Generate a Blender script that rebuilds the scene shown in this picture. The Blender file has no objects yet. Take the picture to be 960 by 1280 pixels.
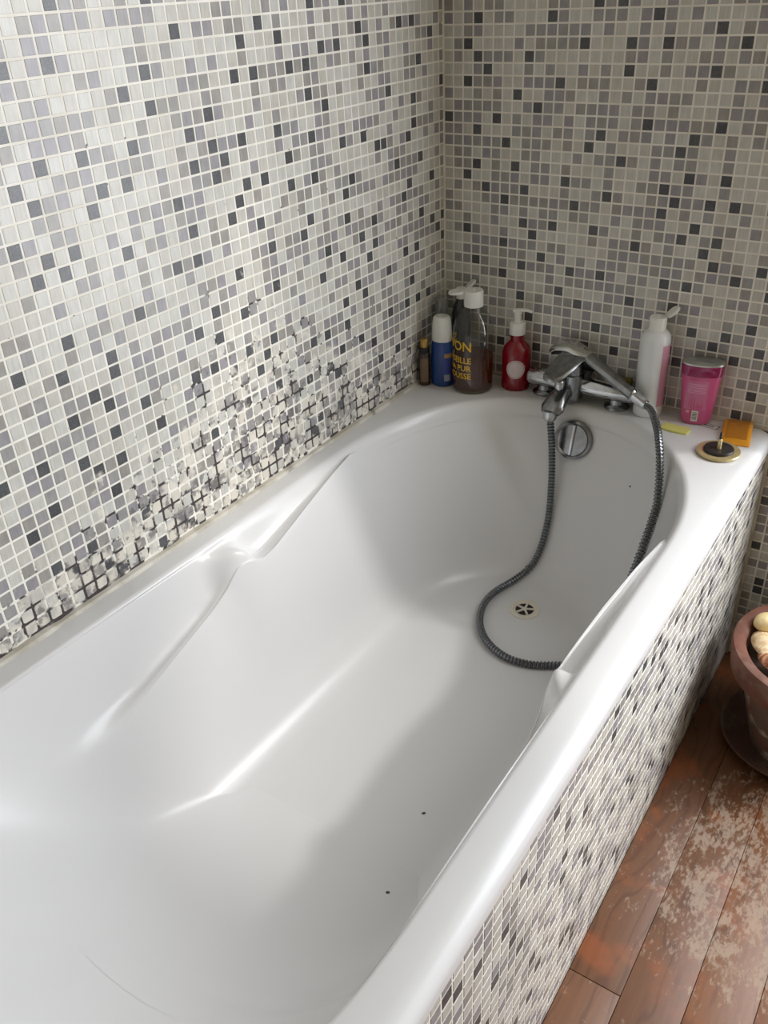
import bpy, bmesh, math, random
from mathutils import Vector, Matrix, noise
random.seed(7)
S = bpy.context.scene
COL = S.collection
PI = math.pi
RIM = 0.565          # height of the bath rim above the floor (m)
P = 0.022            # mosaic pitch (m)

# ------------------------------------------------------------------ camera
CAM = Vector((45.31083534*P, -77.11989889*P, (3.15310412+33.3)*P+RIM))
RX = Vector((0.8312071153, 0.5542060385, -0.0441633141))
RD = Vector((0.2603836953, -0.4582483990, -0.8498286510))
RF = Vector((-0.4912179381, 0.6948842146, -0.5252055461))
FPX = 1089.63
cd = bpy.data.cameras.new('camera')
cam = bpy.data.objects.new('camera', cd); COL.objects.link(cam)
M = Matrix.Identity(4)
for i in range(3):
    M[i][0] = RX[i]; M[i][1] = -RD[i]; M[i][2] = -RF[i]; M[i][3] = CAM[i]
cam.matrix_world = M
cd.sensor_fit = 'VERTICAL'; cd.sensor_height = 36.0; cd.sensor_width = 27.0
cd.lens = FPX/1280*36.0
cd.clip_start = 0.02
S.camera = cam
# ------------------------------------------------------------------ world, sun, window daylight, exposure
w = bpy.data.worlds.new('sky'); S.world = w; w.use_nodes = True
bg = w.node_tree.nodes['Background']
bg.inputs[0].default_value = (0.72, 0.84, 1.0, 1); bg.inputs[1].default_value = 1.2
WX0, WX1, WZ0, WZ1 = 0.86, 2.6, 0.40, 2.4      # glazed opening in the far wall, right of the bath
sd = bpy.data.lights.new('sun', 'SUN'); sd.energy = 0.85; sd.angle = math.radians(3.8); sd.color = (1.0, 0.96, 0.9)
sun = bpy.data.objects.new('sun', sd); COL.objects.link(sun)
sun.rotation_euler = Vector((-0.89, -0.58, -1.0)).to_track_quat('-Z', 'Y').to_euler()
sun.location = (3, 2, 4)
ad = bpy.data.lights.new('window_daylight', 'AREA'); ad.shape = 'RECTANGLE'
ad.size = WX1-WX0-0.12; ad.size_y = WZ1-WZ0-0.12; ad.energy = 47; ad.color = (0.97, 0.98, 1.0)
al = bpy.data.objects.new('window_daylight', ad); COL.objects.link(al)
al.location = ((WX0+WX1)/2, -0.005, (WZ0+WZ1)/2); al.rotation_euler = (math.radians(-90), 0, 0)
S.view_settings.view_transform = 'Standard'; S.view_settings.look = 'None'
S.view_settings.exposure = 0.40; S.view_settings.gamma = 1.0; S.view_settings.use_curve_mapping = False
S.cycles.max_bounces = 12; S.cycles.diffuse_bounces = 6; S.cycles.glossy_bounces = 6
S.cycles.transparent_max_bounces = 16; S.cycles.use_denoising = True
S.cycles.caustics_reflective = False; S.cycles.caustics_refractive = False
S.cycles.sample_clamp_indirect = 6

# ------------------------------------------------------------------ materials
MAT = {}
def srgb(r, g, b):
    f = lambda c: (c/255/12.92) if c/255 <= .04045 else ((c/255+.055)/1.055)**2.4
    return (f(r), f(g), f(b), 1)
def new_mat(name):
    m = bpy.data.materials.new(name); m.use_nodes = True; MAT[name] = m
    return m, m.node_tree, m.node_tree.nodes['Principled BSDF']
def mat(name, col, rough=.4, metal=0., spec=.5, coat=0., bump=0., bscale=200, var=0.0, vscale=30, trans=0., emit=None):
    m, nt, b = new_mat(name)
    b.inputs['Base Color'].default_value = col
    b.inputs['Roughness'].default_value = rough
    b.inputs['Metallic'].default_value = metal
    b.inputs['Specular IOR Level'].default_value = spec
    b.inputs['Coat Weight'].default_value = coat
    b.inputs['Coat Roughness'].default_value = .06
    if var:
        g = nt.nodes.new('ShaderNodeNewGeometry'); n = nt.nodes.new('ShaderNodeTexNoise')
        n.inputs['Scale'].default_value = vscale; n.inputs['Detail'].default_value = 4
        nt.links.new(g.outputs['Position'], n.inputs['Vector'])
        mr = nt.nodes.new('ShaderNodeMapRange'); mr.inputs[1].default_value = .3; mr.inputs[2].default_value = .7
        mr.inputs[3].default_value = 1-var; mr.inputs[4].default_value = 1+var
        nt.links.new(n.outputs[0], mr.inputs[0])
        mx = nt.nodes.new('ShaderNodeMix'); mx.data_type = 'RGBA'; mx.blend_type = 'MULTIPLY'; mx.inputs[0].default_value = 1
        mx.inputs[6].default_value = col
        nt.links.new(mr.outputs[0], mx.inputs[7]); nt.links.new(mx.outputs[2], b.inputs['Base Color'])
    if bump:
        g = nt.nodes.new('ShaderNodeNewGeometry'); n = nt.nodes.new('ShaderNodeTexNoise')
        n.inputs['Scale'].default_value = bscale
        nt.links.new(g.outputs['Position'], n.inputs['Vector'])
        bp = nt.nodes.new('ShaderNodeBump'); bp.inputs['Strength'].default_value = bump; bp.inputs['Distance'].default_value = .002
        nt.links.new(n.outputs[0], bp.inputs['Height']); nt.links.new(bp.outputs[0], b.inputs['Normal'])
    return m
def clear_mat(name, tint, gloss=.12, body=None, bodyf=0.):
    """clear plastic / liquid: tinted see-through with a glossy skin and a little body colour"""
    m, nt, b = new_mat(name)
    out = nt.nodes['Material Output']; nt.nodes.remove(b)
    t = nt.nodes.new('ShaderNodeBsdfTransparent'); t.inputs[0].default_value = tint
    last = t.outputs[0]
    if body:
        d = nt.nodes.new('ShaderNodeBsdfDiffuse'); d.inputs[0].default_value = body
        mx = nt.nodes.new('ShaderNodeMixShader'); mx.inputs[0].default_value = bodyf
        nt.links.new(last, mx.inputs[1]); nt.links.new(d.outputs[0], mx.inputs[2]); last = mx.outputs[0]
    g = nt.nodes.new('ShaderNodeBsdfGlossy'); g.inputs['Roughness'].default_value = .05
    fr = nt.nodes.new('ShaderNodeFresnel'); fr.inputs[0].default_value = 1.45
    ma = nt.nodes.new('ShaderNodeMath'); ma.operation = 'ADD'; ma.inputs[1].default_value = gloss*.3
    nt.links.new(fr.outputs[0], ma.inputs[0])
    ge = nt.nodes.new('ShaderNodeNewGeometry'); mb = nt.nodes.new('ShaderNodeMath'); mb.operation = 'SUBTRACT'; mb.inputs[0].default_value = 1.
    nt.links.new(ge.outputs['Backfacing'], mb.inputs[1])
    mc = nt.nodes.new('ShaderNodeMath'); mc.operation = 'MULTIPLY'; nt.links.new(ma.outputs[0], mc.inputs[0]); nt.links.new(mb.outputs[0], mc.inputs[1])
    mx = nt.nodes.new('ShaderNodeMixShader')
    nt.links.new(mc.outputs[0], mx.inputs[0]); nt.links.new(last, mx.inputs[1]); nt.links.new(g.outputs[0], mx.inputs[2])
    nt.links.new(mx.outputs[0], out.inputs[0])
    return m
class NT:
    """tiny node-math helper"""
    def __init__(s, nt): s.nt = nt
    def put(s, v, sock):
        if hasattr(v, 'links') or hasattr(v, 'is_output'): s.nt.links.new(v, sock)
        else: sock.default_value = v
    def m(s, op, a, b=0., c=0.):
        n = s.nt.nodes.new('ShaderNodeMath'); n.operation = op
        s.put(a, n.inputs[0]); s.put(b, n.inputs[1]); s.put(c, n.inputs[2]); return n.outputs[0]
    def rng(s, v, a, b, c=0., d=1.):
        n = s.nt.nodes.new('ShaderNodeMapRange'); n.interpolation_type = 'SMOOTHSTEP'
        s.put(v, n.inputs[0])
        for i, q in enumerate((a, b, c, d)): s.put(q, n.inputs[i+1])
        return n.outputs[0]
    def pos(s):
        g = s.nt.nodes.new('ShaderNodeNewGeometry'); x = s.nt.nodes.new('ShaderNodeSeparateXYZ')
        s.nt.links.new(g.outputs['Position'], x.inputs[0]); return g.outputs['Position'], x.outputs[0], x.outputs[1], x.outputs[2]
    def noise(s, vec, scale, detail=3, rough=.5, dist=0., off=None, stretch=None):
        if stretch or off:
            mp = s.nt.nodes.new('ShaderNodeMapping')
            if stretch: mp.inputs['Scale'].default_value = stretch
            if off: mp.inputs['Location'].default_value = off
            s.nt.links.new(vec, mp.inputs['Vector']); vec = mp.outputs[0]
        n = s.nt.nodes.new('ShaderNodeTexNoise'); n.inputs['Scale'].default_value = scale
        n.inputs['Detail'].default_value = detail; n.inputs['Roughness'].default_value = rough; n.inputs['Distortion'].default_value = dist
        s.nt.links.new(vec, n.inputs['Vector']); return n.outputs[0]
    def mix(s, f, a, b, mode='MIX'):
        n = s.nt.nodes.new('ShaderNodeMix'); n.data_type = 'RGBA'; n.blend_type = mode
        s.put(f, n.inputs[0]); s.put(a, n.inputs[6]); s.put(b, n.inputs[7]); return n.outputs[2]
    def bump(s, h, b, strength=.3, dist=.001):
        n = s.nt.nodes.new('ShaderNodeBump'); n.inputs['Strength'].default_value = strength; n.inputs['Distance'].default_value = dist
        s.nt.links.new(h, n.inputs['Height']); s.nt.links.new(n.outputs[0], b.inputs['Normal'])
def wear_mask(N, x, y, z):
    """where old grout repairs and mould sit: low on the left wall, highest about 0.6 m from the corner"""
    hh = N.m('SUBTRACT', z, RIM)
    t = N.m('DIVIDE', N.m('ADD', y, .66), .30)
    hm = N.m('ADD', N.m('MULTIPLY', N.m('EXPONENT', N.m('MULTIPLY', N.m('MULTIPLY', t, t), -1.)), .22), .085)
    ratio = N.m('DIVIDE', hh, hm)
    side = N.rng(x, .006, .03, 1., 0.)
    return N.m('MULTIPLY', N.rng(ratio, .15, 1.9, 1., 0.), side)
CREAM = srgb(226, 219, 206)
def grout_mat():
    m, nt, b = new_mat('grout'); N = NT(nt)
    v, x, y, z = N.pos()
    mask = wear_mask(N, x, y, z)
    base = N.mix(N.rng(N.noise(v, 14, 4), .35, .65), srgb(240, 237, 229), srgb(228, 224, 214))
    mould = N.rng(N.m('ADD', N.noise(v, 26, 3, .6), N.m('MULTIPLY', mask, .22)), .70, .76)
    mould = N.m('MULTIPLY', mould, N.rng(mask, .05, .3))
    low = N.m('MULTIPLY', N.rng(N.m('SUBTRACT', z, RIM), .03, .10, 1., 0.), N.rng(x, .006, .03, 1., 0.))
    m2 = N.m('MULTIPLY', N.rng(N.noise(v, 11, 3, .6, off=(3, 1, 7)), .49, .56), low)
    dirty = N.m('MAXIMUM', mould, m2)
    spots = N.m('MULTIPLY', N.rng(N.noise(v, 60, 2, .5, off=(1, 5, 2)), .72, .75), N.rng(x, .006, .03, .9, 0.))
    dirty = N.m('MAXIMUM', dirty, spots)
    nt.links.new(N.mix(dirty, base, srgb(66, 60, 62)), b.inputs['Base Color'])
    b.inputs['Roughness'].default_value = .8
    N.bump(N.noise(v, 500, 3), b, .4, .0006)
    return m
def tile_mat(name, col, col2, speck=0., rough=.32):
    m, nt, b = new_mat(name); N = NT(nt)
    v, x, y, z = N.pos()
    base = N.mix(N.rng(N.noise(v, 45, 3), .3, .7), col, col2)
    if speck: base = N.mix(N.rng(N.noise(v, 900, 2), .5, .7, 0., speck), base, srgb(150, 150, 152))
    # fine ribs of pressed glass
    base = N.mix(N.rng(N.noise(v, 420, 1, .5, stretch=(1, 1, .06)), .35, .65, 0., .10), base, (0, 0, 0, 1))
    mask = wear_mask(N, x, y, z)
    res = N.rng(N.m('ADD', N.noise(v, 22, 4, .6, off=(9, 2, 4)), N.m('MULTIPLY', mask, .24)), .70, .80, 0., .75)
    res = N.m('MULTIPLY', res, N.rng(mask, .05, .3))
    base = N.mix(res, base, CREAM)
    smear = N.m('MULTIPLY', N.rng(N.m('ADD', N.noise(v, 26, 4, .65, off=(2, 8, 1)), N.m('MULTIPLY', mask, .18)), .69, .78, 0., .7), N.rng(mask, .3, .6))
    base = N.mix(smear, base, srgb(96, 92, 94))
    nt.links.new(base, b.inputs['Base Color'])
    nt.links.new(N.rng(res, 0., .6, rough, .6), b.inputs['Roughness'])
    N.bump(N.noise(v, 420, 2, .5, stretch=(1, 1, .15)), b, .15, .0005)
    return m
grout_mat()
TW = [tile_mat('tile_white', srgb(207, 206, 200), srgb(198, 197, 191)), tile_mat('tile_ivory', srgb(202, 199, 191), srgb(193, 190, 182))]
TG = [tile_mat('tile_grey', srgb(160, 158, 157), srgb(149, 147, 147)), tile_mat('tile_lilac', srgb(157, 154, 158), srgb(146, 143, 147)),
      tile_mat('tile_warm_grey', srgb(161, 157, 153), srgb(149, 146, 141))]
TD = [tile_mat('tile_dark', srgb(84, 86, 89), srgb(70, 72, 76), .35), tile_mat('tile_charcoal', srgb(74, 75, 78), srgb(62, 63, 67), .3)]
ENAMEL = mat('bath_enamel', srgb(219, 219, 220), .25, spec=.36, coat=.06)
CHROME = mat('chrome', srgb(196, 198, 200), .12, 1., var=.10, vscale=60)
CHROME_D = mat('chrome_worn', srgb(150, 152, 154), .22, 1., var=.2, vscale=80)
BLACK = mat('black_plastic', srgb(30, 30, 32), .4)
HOSE = mat('hose_steel', srgb(122, 125, 128), .25, 1.)
WHITE_PL = mat('white_plastic', srgb(226, 226, 222), .3, var=.02)
PLASTER = mat('plaster', srgb(158, 151, 134), .8, bump=.2, bscale=120, var=.03, vscale=4)
SEAL = None
def seal_mat():
    m, nt, b = new_mat('sealant'); N = NT(nt); v, x, y, z = N.pos()
    base = N.mix(N.rng(N.noise(v, 20, 4), .35, .65), srgb(205, 200, 190), srgb(172, 166, 152))
    d = N.rng(N.noise(v, 14, 4, .65, off=(4, 4, 4)), .58, .70)
    nt.links.new(N.mix(N.m('MULTIPLY', d, .6), base, srgb(70, 62, 58)), b.inputs['Base Color'])
    b.inputs['Roughness'].default_value = .5
    return m
SEAL = seal_mat()

# ------------------------------------------------------------------ mesh helpers
def smooth(me, ang=40):
    for p in me.polygons: p.use_smooth = True
    try: me.set_sharp_from_angle(angle=math.radians(ang))
    except Exception: pass
def mk(name, verts, faces, m=None, parent=None, sm=True, mats=None, fm=None, ang=40):
    me = bpy.data.meshes.new(name); me.from_pydata([tuple(v) for v in verts], [], faces)
    if mats:
        for q in mats: me.materials.append(q)
        if fm: me.polygons.foreach_set('material_index', fm)
    elif m: me.materials.append(m)
    me.update()
    if sm: smooth(me, ang)
    o = bpy.data.objects.new(name, me); COL.objects.link(o)
    if parent: o.parent = parent
    return o
def clean(o, dist=1e-5, recalc=True):
    bm = bmesh.new(); bm.from_mesh(o.data)
    bmesh.ops.remove_doubles(bm, verts=bm.verts, dist=dist)
    if recalc: bmesh.ops.recalc_face_normals(bm, faces=bm.faces)
    bm.to_mesh(o.data); bm.free(); smooth(o.data)
    return o
def tag(o, label, cat, group=None):
    o['label'] = label; o['category'] = cat
    if group: o['group'] = group
    return o
def struct(o): o['kind'] = 'structure'; return o
def thing(name, label, cat, loc, rz=0., group=None):
    o = bpy.data.objects.new(name, None); o.empty_display_size = .02; COL.objects.link(o)
    o.location = loc; o.rotation_euler = (0, 0, rz)
    return tag(o, label, cat, group)
def loft(rings, closed_ends=(True, True)):
    n = len(rings[0]); v = [p for r in rings for p in r]; f = []
    for i in range(len(rings)-1):
        for j in range(n):
            f.append((i*n+j, i*n+(j+1) % n, (i+1)*n+(j+1) % n, (i+1)*n+j))
    if closed_ends[0]: f.append(tuple(reversed(range(n))))
    if closed_ends[1]: f.append(tuple(range((len(rings)-1)*n, len(rings)*n)))
    return v, f
def lathe(name, prof, m, parent=None, seg=40, ends=(True, True), sx=1., sy=1., off=(0, 0, 0), n=2., ang=40):
    """prof: (radius cm, z cm)"""
    rings = []
    for r, z in prof:
        ring = []
        for k in range(seg):
            t = 2*PI*k/seg; c, s = math.cos(t), math.sin(t)
            if n != 2.: c = math.copysign(abs(c)**(2/n), c); s = math.copysign(abs(s)**(2/n), s)
            ring.append((off[0]/100+r*sx*c/100, off[1]/100+r*sy*s/100, off[2]/100+z/100))
        rings.append(ring)
    v, f = loft(rings, ends)
    return mk(name, v, f, m, parent, ang=ang)
def frames(path):
    T = []
    for i in range(len(path)):
        a = path[max(i-1, 0)]; b = path[min(i+1, len(path)-1)]
        T.append((b-a).normalized())
    up = Vector((0, 0, 1)) if abs(T[0].z) < .9 else Vector((0, 1, 0))
    N_ = (up-T[0]*up.dot(T[0])).normalized(); out = []
    for t in T:
        N_ = (N_-t*N_.dot(t)).normalized(); out.append((t, N_, t.cross(N_)))
    return out
def crom(pts, sub):
    pts = [Vector(p) for p in pts]; out = []
    for i in range(len(pts)-1):
        p0 = pts[max(i-1, 0)]; p1 = pts[i]; p2 = pts[i+1]; p3 = pts[min(i+2, len(pts)-1)]
        for k in range(sub):
            t = k/sub
            out.append(.5*((2*p1)+(p2-p0)*t+(2*p0-5*p1+4*p2-p3)*t*t+(3*p1-p0-3*p2+p3)*t**3))
    out.append(pts[-1]); return out
def tube(name, pts, rad, m, parent=None, seg=14, sub=1, ang=40, sq=1.):
    """pts cm; rad a number or list (half-width, half-height) per point"""
    path = crom(pts, sub) if sub > 1 else [Vector(p) for p in pts]
    n = len(path); fr = frames(path); rings = []
    for i, p in enumerate(path):
        if isinstance(rad, (int, float)): a = b = rad
        else:
            t = i/(n-1)*(len(rad)-1); k = min(int(t), len(rad)-2); q = t-k
            g = lambda r: r if isinstance(r, tuple) else (r, r)
            r0, r1 = g(rad[k]), g(rad[k+1]); a = r0[0]*(1-q)+r1[0]*q; b = r0[1]*(1-q)+r1[1]*q
        ring = []
        for j in range(seg):
            t = 2*PI*j/seg; c, s = math.cos(t), math.sin(t)
            if sq != 1.: c = math.copysign(abs(c)**sq, c); s = math.copysign(abs(s)**sq, s)
            ring.append((p+fr[i][2]*(a*c)+fr[i][1]*(b*s))/100)
        rings.append(ring)
    v, f = loft(rings)
    return mk(name, v, f, m, parent, ang=ang)
def box(name, a, b, m, parent=None, bev=0., unit=1., sm=False):
    bm = bmesh.new(); bmesh.ops.create_cube(bm, size=1)
    for v in bm.verts:
        v.co = Vector([(a[i]+b[i])/2*unit+v.co[i]*(b[i]-a[i])*unit for i in range(3)])
    if bev: bmesh.ops.bevel(bm, geom=bm.edges[:], offset=bev, segments=3, affect='EDGES', profile=.5)
    me = bpy.data.meshes.new(name); bm.to_mesh(me); bm.free()
    if m: me.materials.append(m)
    if bev or sm: smooth(me, 50)
    o = bpy.data.objects.new(name, me); COL.objects.link(o)
    if parent: o.parent = parent
    return o
def multibox(name, boxes, m, parent=None):
    v, f = [], []
    for a, b in boxes:
        n = len(v)
        v += [(a[0], a[1], a[2]), (b[0], a[1], a[2]), (b[0], b[1], a[2]), (a[0], b[1], a[2]),
              (a[0], a[1], b[2]), (b[0], a[1], b[2]), (b[0], b[1], b[2]), (a[0], b[1], b[2])]
        f += [tuple(n+i for i in q) for q in ((3, 2, 1, 0), (4, 5, 6, 7), (0, 1, 5, 4), (1, 2, 6, 5), (2, 3, 7, 6), (3, 0, 4, 7))]
    return mk(name, v, f, m, parent, sm=False)
def text_mesh(body, size, bold=.0):
    """outline text as flat triangles (x, y) in cm, left aligned at 0"""
    cu = bpy.data.curves.new('txt', 'FONT'); cu.body = body; cu.size = size; cu.offset = bold; cu.resolution_u = 3
    o = bpy.data.objects.new('txt', cu); COL.objects.link(o)
    bpy.context.view_layer.update()
    me = bpy.data.meshes.new_from_object(o.evaluated_get(bpy.context.evaluated_depsgraph_get()))
    bpy.data.objects.remove(o); bpy.data.curves.remove(cu)
    bm = bmesh.new(); bm.from_mesh(me); bmesh.ops.triangulate(bm, faces=bm.faces)
    bmesh.ops.subdivide_edges(bm, edges=[e for e in bm.edges if e.calc_length() > size*.25], cuts=2)
    bmesh.ops.triangulate(bm, faces=bm.faces)
    v = [(a.co.x, a.co.y) for a in bm.verts]; bm.verts.index_update(); f = [tuple(a.index for a in q.verts) for q in bm.faces]
    bm.free(); bpy.data.meshes.remove(me)
    return v, f
def px_area(c, u, v):
    q = []
    for s, t in ((-1, -1), (1, -1), (1, 1), (-1, 1)):
        d = c+u*s+v*t-CAM; z = d.dot(RF)
        if z < .05: return 0.
        q.append((480+FPX*d.dot(RX)/z, 640+FPX*d.dot(RD)/z))
    cx = sum(a[0] for a in q)/4; cy = sum(a[1] for a in q)/4
    if not (-4 < cx < 964 and -4 < cy < 1284): return 0.
    return abs(sum(q[i][0]*q[(i+1) % 4][1]-q[(i+1) % 4][0]*q[i][1] for i in range(4)))/2

# ------------------------------------------------------------------ the room
def Zrow(r): return (-r+33.3)*P+RIM
XR, YF, ZC = 2.9, -3.2, 2.55
wall_left = struct(box('wall_left', (-.12, YF, -.02), (0, .12, ZC), MAT['grout']))
wall_back = struct(multibox('wall_back', [((0, 0, -.02), (WX0, .12, ZC)), ((WX0, 0, WZ1), (WX1, .12, ZC)), ((WX0, 0, -.02), (WX1, .12, WZ0)), ((WX1, 0, -.02), (XR, .12, ZC))], MAT['grout']))
struct(box('wall_right', (XR, YF, -.02), (XR+.12, .12, ZC), PLASTER))
struct(box('wall_front', (-.12, YF-.12, -.02), (XR+.12, YF, ZC), PLASTER))
struct(box('ceiling', (-.12, YF-.12, ZC), (XR+.12, .12, ZC+.1), PLASTER))
FRM = mat('window_paint', srgb(228, 226, 220), .4)
win = bpy.data.objects.new('window_1', None); COL.objects.link(win); win.location = (WX0, 0, WZ0); struct(win)
for nm, a, b in (('jamb', (0, .01, 0), (.05, .10, WZ1-WZ0)), ('jamb', (WX1-WX0-.05, .01, 0), (WX1-WX0, .10, WZ1-WZ0)),
                 ('head', (.05, .01, WZ1-WZ0-.05), (WX1-WX0-.05, .10, WZ1-WZ0)), ('sill', (.05, .01, 0), (WX1-WX0-.05, .10, .04))):
    box(nm, a, b, FRM, win, .004)

# ---- mosaic: tile plates, each a piece of its own where it shows largest
HALF = .0094; TH = .0005; CH = .0004
def tile_verts(jit=0., rnd=random):
    """plate in (a, b, n)"""
    q = []
    for s, t in ((-1, -1), (1, -1), (1, 1), (-1, 1)):
        q.append((s*HALF*(1-jit*rnd.random()), t*HALF*(1-jit*rnd.random())))
    if jit:  # chipped corners on worn plates
        out = []
        for i, (a, b) in enumerate(q):
            c = .0034*rnd.random()**2*min(1, jit*9)+.0005
            out += [(a-math.copysign(c, a), b), (a, b-math.copysign(c, b))] if i in (1, 3) else [(a, b-math.copysign(c, b)), (a-math.copysign(c, a), b)]
        q = out
    n = len(q)
    v = [(a, b, 0.) for a, b in q]+[(a-math.copysign(CH, a), b-math.copysign(CH, b), TH) for a, b in q]
    f = [tuple(range(n, 2*n))]+[(i, (i+1) % n, n+(i+1) % n, n+i) for i in range(n)]
    return v, f
def mosaic(parent, cells, axes, biggest=300):
    """cells: list of (centre Vector, material, wear)"""
    A, B, Nn = axes
    flip = A.cross(B).dot(Nn) < 0
    sized = sorted(range(len(cells)), key=lambda i: -px_area(cells[i][0], A*HALF, B*HALF))
    own = set(sized[:biggest])
    own = {i for i in own if px_area(cells[i][0], A*HALF, B*HALF) > 0}
    cache = {}
    def plate(variant, worn, m):
        k = (variant, worn, m.name)
        if k not in cache:
            v, f = tile_verts(.02 if worn == 0 else .05*worn, random.Random(variant*7+worn))
            if worn == 0: v, f = tile_verts(0.)
            me = bpy.data.meshes.new('tile')
            me.from_pydata([tuple(A*a+B*b+Nn*c) for a, b, c in v], [], [tuple(reversed(q)) if flip else q for q in f])
            me.materials.append(m); cache[k] = me
        return cache[k]
    inv = parent.location
    V, F, FM, ml = [], [], [], []
    for i, cell in enumerate(cells):
        c, m, wr = cell[:3]; sc = cell[3] if len(cell) > 3 else 1.
        worn = 0 if wr < .25 else (1 if wr < .6 else 2)
        if i in own:
            o = bpy.data.objects.new('tile', plate(random.randrange(6), worn, m)); COL.objects.link(o)
            o.parent = parent; o.location = c-inv; o.scale = (1, sc, 1)
        else:
            v, f = tile_verts(.05*worn) if worn else tile_verts(0.)
            n = len(V)
            V += [tuple(c-inv+A*(a*sc)+B*b+Nn*h) for a, b, h in v]
            if m not in ml: ml.append(m)
            k = ml.index(m)
            for q in f:
                F.append(tuple(n+j for j in (reversed(q) if flip else q))); FM.append(k)
    if V:
        o = mk('mosaic_tiles', V, F, None, parent, sm=False, mats=ml, fm=FM); o['kind'] = 'stuff'
def wear(y, z):
    t = (y+.66)/.30; hm = .22*math.exp(-t*t)+.085
    return max(0., min(1., 1.25-(z-RIM)/hm)) if z < RIM+.6 else 0.
DARK_L = {(0,5),(0,17),(0,19),(1,18),(2,1),(2,13),(2,17),(3,24),(4,3),(4,11),(4,16),(5,0),(5,6),(5,8),(5,19),(5,24),(6,9),(6,13),(6,22),(7,0),(7,14),(7,19),(7,24),(7,29),(8,11),(8,27),(9,5),(9,28),(10,9),(10,20),(10,24),(11,9),(12,1),(12,3),(12,15),(12,17),(12,28),(13,0),(13,8),(13,18),(13,26),(14,16),(14,21),(15,-2),(15,11),(15,20),(15,25),(16,1),(16,8),(16,12),(16,14),(17,17),(17,21),(17,23),(18,1),(18,5),(18,25),(18,29),(19,-2),(19,16),(19,27),(19,30),(20,2),(20,4),(20,7),(20,10),(20,18),(20,23),(20,26),(20,31),(21,13),(22,2),(22,14),(22,23),(22,30),(23,0),(23,8),(23,10),(23,26),(23,29),(23,31),(24,6),(24,22),(25,-1),(26,2),(26,9),(26,14),(26,17),(27,0),(27,12),(27,21),(27,25),(28,2),(28,6),(28,9),(28,22),(28,30),(29,10),(29,23),(30,7),(30,11),(30,15),(30,18),(30,21),(30,30),(31,4),(31,6),(31,8),(31,25),(32,22),(32,24),(32,31),(33,-1),(33,5),(33,7),(33,17),(33,19),(34,11),(34,13),(34,21),(34,30),(35,-3),(35,9),(35,18),(35,26),(36,1),(36,3),(36,13),(36,21),(38,2),(38,5),(38,31),(39,7),(39,29),(39,32),(40,11),(40,15),(40,23),(41,7),(41,21),(42,-3),(42,5),(42,8),(42,32),(43,0),(43,17),(43,18),(43,29),(44,10),(44,20),(44,22),(44,24),(45,5),(45,11),(45,19),(45,26),(46,0),(46,7),(46,10),(46,15),(46,24),(46,32),(47,3),(47,6),(47,11),(47,17),(47,20),(47,23),(47,31),(48,9),(48,29),(50,16),(50,22),(50,25),(50,30),(51,29),(52,26),(53,22)}
DARK_B = {(0,8),(2,2),(2,5),(2,13),(2,18),(3,0),(3,3),(3,9),(3,12),(3,21),(4,4),(4,14),(5,8),(6,10),(6,15),(6,19),(6,22),(6,29),(7,6),(7,12),(8,3),(8,14),(8,17),(8,21),(8,24),(9,7),(9,18),(9,26),(9,30),(10,0),(10,20),(10,29),(11,5),(11,17),(11,27),(12,13),(12,23),(13,2),(13,15),(13,21),(14,-1),(14,10),(14,24),(14,28),(15,9),(15,17),(15,28),(16,-1),(16,14),(16,21),(16,26),(17,2),(17,4),(17,11),(18,28),(19,0),(19,5),(19,8),(19,18),(19,23),(20,2),(20,25),(21,13),(21,15),(22,10),(22,14),(22,21),(23,9),(23,12),(23,17),(23,23),(23,27),(24,1),(24,4),(24,16),(24,21),(24,28),(25,8),(25,14),(25,18),(25,25),(26,2),(26,12),(26,17),(26,19),(27,14),(27,26),(28,5),(28,20),(28,25),(29,27),(30,19),(30,24),(30,32),(31,21),(31,26),(31,30),(32,27),(34,40),(34,45)}
def pick(rnd, dark=False, pg=.44):
    if dark: return rnd.choice(TD)
    return rnd.choice(TG) if rnd.random() < pg else rnd.choice(TW)
rnd = random.Random(11)
X_, Y_, Z_ = Vector((1, 0, 0)), Vector((0, 1, 0)), Vector((0, 0, 1))
cells = []
LP = P*.9885
for m_ in range(0, 100):
    for r_ in range(-50, 33):
        y = -((m_-1+.5)*LP+.8112*P); z = Zrow(r_+.5-.15)
        cut = 1.
        if y > -.012: y, cut = -.0088, .70
        seen = -4 < r_ and m_ < 56
        dark = (m_, r_) in DARK_L if seen else rnd.random() < .075
        cells.append((Vector((0, y, z)), pick(rnd, dark, .42), wear(y, z), cut))
mosaic(wall_left, cells, (Y_, Z_, X_))
cells = []
for k_ in range(0, 43):
    for r_ in range(-50, 58):
        x = (k_-1+.5+1.1037)*P; z = Zrow(r_+.5)
        if x > WX0-.012 or z < .012: continue
        if x < .70 and z < RIM-.03: continue
        seen = -3 < r_ < 33 and k_ < 33
        dark = (k_, r_) in DARK_B if (seen or (k_, r_) in DARK_B) else rnd.random() < .07
        cells.append((Vector((x, 0, z)), pick(rnd, dark, .5), 0.))
mosaic(wall_back, cells, (X_, Z_, -Y_))
# tiled apron under the right rim
PX = .7475
panel = struct(box('wall_bath', (PX-.02, -1.70, 0), (PX, -.003, RIM-.034), MAT['grout']))
cells = []
for m_ in range(0, 77):
    for r_ in range(0, 24):
        y = -.014-(m_+.5)*P; z = RIM-.037-(r_+.5)*P
        if z < .010 or y < -1.69: continue
        cells.append((Vector((PX, y, z)), pick(rnd, rnd.random() < .085, .40), 0.))
mosaic(panel, cells, (Y_, Z_, X_))
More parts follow.
